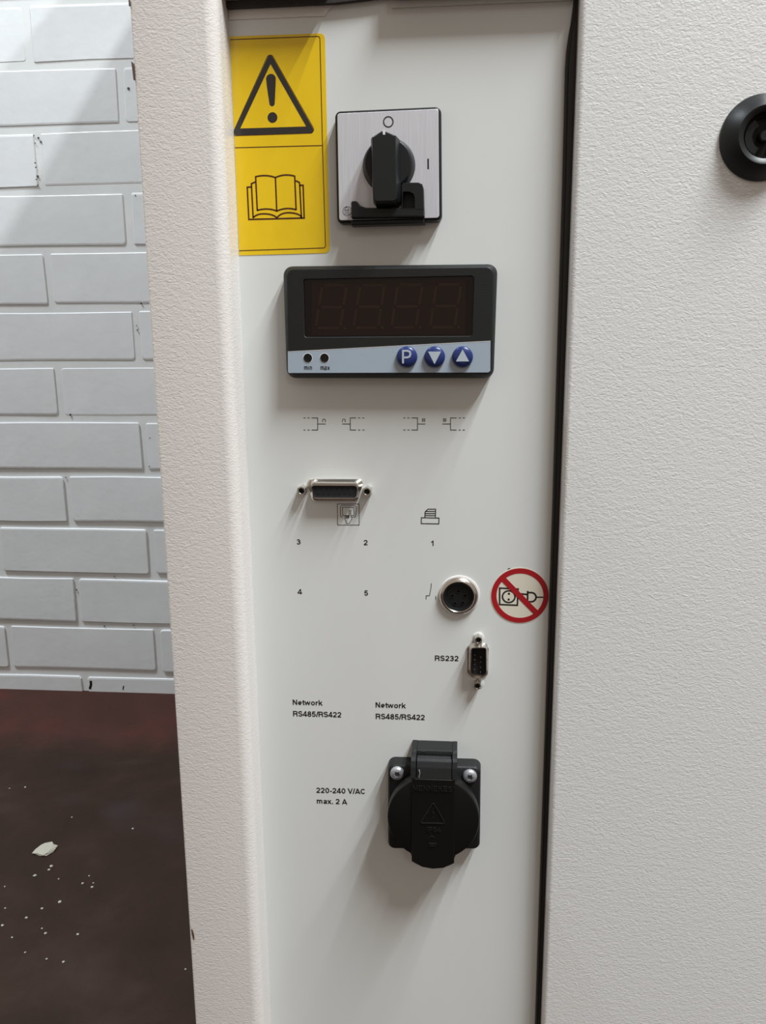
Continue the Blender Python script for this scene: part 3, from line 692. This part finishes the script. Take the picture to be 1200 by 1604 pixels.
stroke(bm, P8([(560, 502), (660, 511)]), 0.00085, W8); stroke(bm, P8([(560, 594), (662, 600)]), 0.00075, W8)
stroke(bm, P8([(667, 455), (664, 640)]), 0.00085, W8)
stroke(bm, P8([(672, 482), (720, 482)]+arc(722, 553, 76, 72, -math.pi/2, math.pi/2, 12)+[(668, 624)]), 0.00085, W8)
stroke(bm, P8([(800, 553), (915, 555)]), 0.00068, W8)
obj('plug_symbol', bm, M_ink, d.o)
bm = B(); ro, ri = RR*0.972, RR*0.795
loft(bm, [(circle(cx, cz, ro, 72), W8), (circle(cx, cz, ro, 72), W8+.00012), (circle(cx, cz, ri, 72), W8+.00012), (circle(cx, cz, ri, 72), W8)], False, False)
a = P8([(262, 308), (758, 816)]); b2 = P8([(326, 250), (826, 762)])
a0 = Vector(a[0]); a1 = Vector(a[1]); b0 = Vector(b2[0]); b1 = Vector(b2[1]); m0 = (a0+b0)/2; m1 = (a1+b1)/2; dd = (m1-m0).normalized()
stroke(bm, [tuple(m0-dd*0.0010), tuple(m1+dd*0.0010)], (a0-b0).length, W8-0.00002, 0.00018)
obj('prohibition_ring', bm, M_red, d.o)

# ------------------------------------------------------------------ 9-pin serial connector (vertical)
c = at(748, 1036)
d = Dev('serial_connector', 'upright nine-pin metal serial connector beside the RS232 lettering', 'connector', c.x, c.z)
hexnut(d, 'hex_standoff', 749.6, 1003.2, 0.0021, 0.0050, 0.0011); hexnut(d, 'hex_standoff', 748, 1075, 0.0021, 0.0050, 0.0011)
for (px, py) in ((749.8, 999.5), (749.2, 1071)):
    x, z = d.L(px, py, 0.0006); obj('washer', lathe(B(), x, z, [(0.0030, 0.0), (0.0030, 0.0001), (0.0029, 0.00016)], 28), M_panel, d.o, True)
of = fillet(P5([(497, 742), (583, 740), (628, 775), (622, 985), (575, 1018), (500, 1010), (456, 970), (458, 765)], 0.001), 0.0010, 3)
so = fillet(P5([(486, 770), (612, 768), (615, 1000), (480, 985)], 0.0058), [.0014, .0012, .0022, .0016], 7)
of = [(a, b) for a, b in of]
A1 = d_loop(of, 48)
def align(A, Bp):  # rotate B so its start is nearest A[0], same winding
    def ar(l): return sum(l[i][0]*l[(i+1) % len(l)][1]-l[(i+1) % len(l)][0]*l[i][1] for i in range(len(l)))
    if ar(A)*ar(Bp) < 0: Bp = list(reversed(Bp))
    best = min(range(len(Bp)), key=lambda s: sum((Vector(A[i])-Vector(Bp[(i+s) % len(Bp)])).length_squared for i in range(0, len(A), 4)))
    return Bp[best:]+Bp[:best]
A3 = align(A1, d_loop(so, 48)); A2 = inset(A3, -0.0006); A4 = inset(A3, 0.0005)
obj('metal_shell', loft(B(), [(A1, 0.0), (A1, 0.0008), (inset(A1, .0003), 0.0011), (A2, 0.0013), (A3, 0.0022), (A3, 0.0056), (inset(A3, .0001), 0.0060), (A4, 0.0060), (A4, 0.0012)], True, False), M_chrome, d.o, True, 35)
ins = obj('insulator', loft(B(), [(inset(A4, -.0001), 0.0008), (inset(A4, -.0001), 0.0020)]), M_matte, d.o)
for (a, b) in [(567, 850), (566, 888), (565, 928), (563, 967), (520, 832), (519, 870), (518, 908), (517, 946), (517, 984)]:
    x, z = P5([(a, b)], 0.0048)[0]
    obj('pin', lathe(B(), x, z, [(0.00042, 0.0018), (0.00042, 0.0044), (0.0002, 0.0048)], 10), M_chrome, ins, True)

# ------------------------------------------------------------------ power outlet with hinged lid
c = at(680, 1262)
d = Dev('power_outlet', 'black power outlet with closed round hinged lid and two steel screws', 'outlet', c.x, c.z, 0.0)
def P6(pts, w): return d.P([(580+a/6, 1140+b/6) for a, b in pts], w)
WFL = 0.0082
fo = P6([(166, 1142), (1030, 1146), (1038, 372), (166, 350)], WFL)
FO = fillet(fo, [.0035, .0035, .0035, .0035], 6)
obj('flange', loft(B(), [(inset(FO, -0.0003), 0.0), (inset(FO, -.0001), 0.0030), (FO, 0.0070), (inset(FO, 0.0004), 0.0078), (inset(FO, 0.0010), WFL)]), M_blackfine, d.o, True, 40)
M_recess = mat('shadowed_steel', (0.10, 0.10, 0.105), 0.5, 0.5)  # dark filler for the screw stars: recess shade put into the colour
for (a, b) in ((252, 440), (936, 467)):
    x, z = P6([(a, b)], WFL+.002)[0]; n = 24
    ci = lambda r: circle(x, z, r, n)
    star = [(x+(0.00150+0.00032*math.cos(6*2*math.pi*i/n))*math.cos(2*math.pi*i/n), z+(0.00150+0.00032*math.cos(6*2*math.pi*i/n))*math.sin(2*math.pi*i/n)) for i in range(n)]
    sc_ = obj('screw', loft(B(), [(ci(0.0036), WFL), (ci(0.0036), WFL+.0010), (ci(0.0032), WFL+.0017), (ci(0.0024), WFL+.0021), (star, WFL+.0022), (star, WFL+.0006)], True, True), M_zinc, d.o, True, 40)
    obj('star_shade', loft(B(), [(inset(star, .00003), WFL+.0007), (inset(star, .00003), WFL+.0012)]), M_recess, sc_)
# collar and lid
WLd = 0.0200
lx, lz = P6([(594, 868)], WLd)[0]
e0, e1 = P6([(160, 868), (1026, 868)], WLd); LR = (e1[0]-e0[0])/2; lx = (e1[0]+e0[0])/2
bt = P6([(590, 1252)], WLd)[0][1]; lz = bt+LR+0.0004
obj('socket_collar', lathe(B(), lx, lz, [(LR-.0012, WFL-.0005), (LR-.0012, 0.0135)], 56), M_matte, d.o, True)
def lid_loop(ins_=0.0, n=72):
    out = []; hw = 0.0108
    for i in range(n):
        t = 2*math.pi*i/n+math.pi/2; x = (LR-ins_)*math.cos(t); z_ = (LR-ins_)*math.sin(t)
        if z_ < 0 and abs(x) < hw-ins_: z_ = -(LR+0.0052-ins_) + 0.0036*(x/hw)**2
        out.append((lx+x, lz+z_))
    return out
lid = obj('hinged_lid', loft(B(), [(lid_loop(0.0002), 0.0128), (lid_loop(0), 0.0136), (lid_loop(0), WLd-0.0010), (lid_loop(0.0003), WLd-.0003), (lid_loop(0.0011), WLd)]), M_matte, d.o, True, 40)
lid.data.materials[0] = mat('satin_black_lid', (0.0045, 0.0042, 0.0040), 0.45, spec=0.25)
# raised middle band of the lid
hw = 0.0108
bd = [(lx-hw, lz-LR-0.0008), (lx-hw*.5, lz-LR-0.0038), (lx, lz-LR-0.0046), (lx+hw*.5, lz-LR-0.0038), (lx+hw, lz-LR-0.0008)]
ztop = P6([(590, 478)], WLd)[0][1]
bd += [(lx+hw, ztop), (lx-hw, ztop)]
WBd = WLd+0.0007
band_o = obj('lid_band', loft(B(), [(bd, WLd-.001), (bd, WBd-.0003), (inset(bd, 0.0003), WBd)]), lid.data.materials[0], lid, True, 30)
M_emb = mat('embossed_black_plastic', (0.012, 0.0115, 0.011), 0.35, spec=0.6)
bm = B()
text_px(bm, 'MENNEKES', 580+398/6, 1140+588/6, 580+772/6, 1140+600/6, 8.2, WBd, d.L, 0.11, 0.0004)
stroke(bm, circle(*P6([(786, 560)], WBd)[0], 0.0004, 10), 0.00015, WBd, 0.0003, closed=True)
obj('raised_lettering', bm, M_emb, lid)
bm = B()
tt = P6([(470, 893), (706, 897), (592, 697)], WBd); stroke(bm, fillet(tt, .0006, 3), 0.00045, WBd, 0.0004, closed=True)
stroke(bm, P6([(600, 742), (585, 790), (600, 800), (588, 850)], WBd), 0.0003, WBd, 0.0003)
text_px(bm, 'IP54', 580+528/6, 1140+974/6, 580+662/6, 1140+978/6, 7.2, WBd, d.L, 0.11, 0.0004)
stroke(bm, P6([(556, 1030), (578, 1012), (600, 1030)], WBd), 0.0004, WBd, 0.0004)
stroke(bm, P6([(550, 1086), (624, 1088)], WBd), 0.0005, WBd, 0.0004); stroke(bm, P6([(556, 1106), (616, 1108)], WBd), 0.0005, WBd, 0.0004)
obj('raised_symbol', bm, M_emb, lid)
# hinge housing: profile in (outward, z) extruded across
def xprism(prof, x0, x1):
    bm = B(); n = len(prof)
    a = [bm.verts.new((x0, -w_, z_)) for w_, z_ in prof]; b = [bm.verts.new((x1, -w_, z_)) for w_, z_ in prof]
    for i in range(n): bm.faces.new((a[i], a[(i+1) % n], b[(i+1) % n], b[i]))
    bm.faces.new(a); bm.faces.new(b); bmesh.ops.bevel(bm, geom=[e for e in bm.edges], offset=0.0002, segments=1, affect='EDGES'); return bm
zt0 = P6([(590, 118)], 0.0)[0][1]
hx0 = P6([(385, 300)], 0.015)[0][0]; hx1 = P6([(818, 300)], 0.015)[0][0]
zf = P6([(590, 205)], 0.011)[0][1]; zb_ = P6([(590, 292)], 0.0180)[0][1]; ze = ztop
prof = [(0.0, ze-0.001), (0.0, zt0), (0.0104, zt0-0.0002), (0.0112, zt0-0.0012), (0.0178, zb_+0.0004), (0.0190, zb_-0.0010), (0.0200, zb_-0.0040), (0.0209, ze)]
obj('hinge_housing', xprism(prof, hx0, hx0+0.0026), M_blackfine, d.o); obj('hinge_housing', xprism(prof, hx1-0.0024, hx1), M_blackfine, d.o)
prof2 = [(0.0, ze-0.001), (0.0, zt0-0.0001), (0.0103, zt0-0.0003), (0.0107, zt0-0.0019), (0.0107, ze-0.001)]
obj('hinge_housing', xprism(prof2, hx0+0.0026, hx1-0.0024), M_blackfine, d.o)
prof3 = [(0.0107, ze), (0.0107, zt0-0.0028), (0.0125, zt0-0.0036), (0.0172, zb_-0.0001), (0.0184, zb_-0.0014), (0.0195, zb_-0.0042), (0.0206, ze)]
hb_ = obj('hinge_barrel', xprism(prof3, hx0+0.0029, hx1-0.0027), M_blackfine, d.o)
# small slot in the barrel's sloping top, and the bright end of the spring
def on_slope(a, b):
    return min((abs(P6([(a, b)], w_)[0][1]-(zt0-0.0036-(w_-0.0125)*(zt0-0.0036-zb_)/0.0047)), w_) for w_ in [0.0110+0.0001*i for i in range(60)])[1]
wt, wb_ = on_slope(500, 222), on_slope(500, 244)
sl_ = P6([(480, 222), (522, 222)], wt)+P6([(522, 244), (480, 244)], wb_)
bm = loft(B(), [(sl_, [wt-.001, wt-.001, wb_-.001, wb_-.001]), (sl_, [wt+.0002, wt+.0002, wb_+.0002, wb_+.0002])]); obj('slot', bm, M_hole, hb_)
bm = B(); sp_ = P6([(460, 402), (466, 425), (458, 470)], 0.0209); stroke(bm, sp_, 0.0004, 0.0200, 0.0010); obj('spring_wire', bm, M_zinc, hb_)

# ------------------------------------------------------------------ door lock at the right edge
c = at(1196, 215, DY)
d = Dev('cam_lock', 'round black door lock with recessed keyway on the textured door, at the right edge', 'lock', c.x, c.z, 0.0, DY)
x, z = d.L(1195, 215, 0.0015)
e0 = d.L(1127.8, 218, 0.001)[0]; R = x-e0
obj('lock_collar', lathe(B(), x, z, [(R, 0.0), (R, 0.0010), (R*0.985, 0.0018), (R*0.70, 0.0068), (R*0.67, 0.0072), (R*0.62, 0.0070), (R*0.53, 0.0060), (R*0.52, 0.0002)], 64, True, False), M_black, d.o, True, 40)
obj('lock_barrel', lathe(B(), x, z, [(R*.525, 0.0002), (R*.525, 0.0016), (R*0.44, 0.0018), (R*0.43, 0.0006), (0.002, 0.0006)], 48), M_matte, d.o, True)
bm = B()
stroke(bm, [(x+R*.36*math.cos(t), z+R*.36*math.sin(t)) for t in [2.1+i*(4.3-2.1)/10 for i in range(11)]], R*.17, 0.0006, 0.0022)
stroke(bm, [(x+R*.36*math.cos(t), z+R*.36*math.sin(t)) for t in [5.24+i*(7.44-5.24)/10 for i in range(11)]], R*.17, 0.0006, 0.0022)
obj('keyway_ward', bm, M_black, d.o)
obj('key_pin', lathe(B(), x, z, [(R*.13, 0.0006), (R*.13, 0.0036), (R*.10, 0.0042)], 24), M_black, d.o, True)
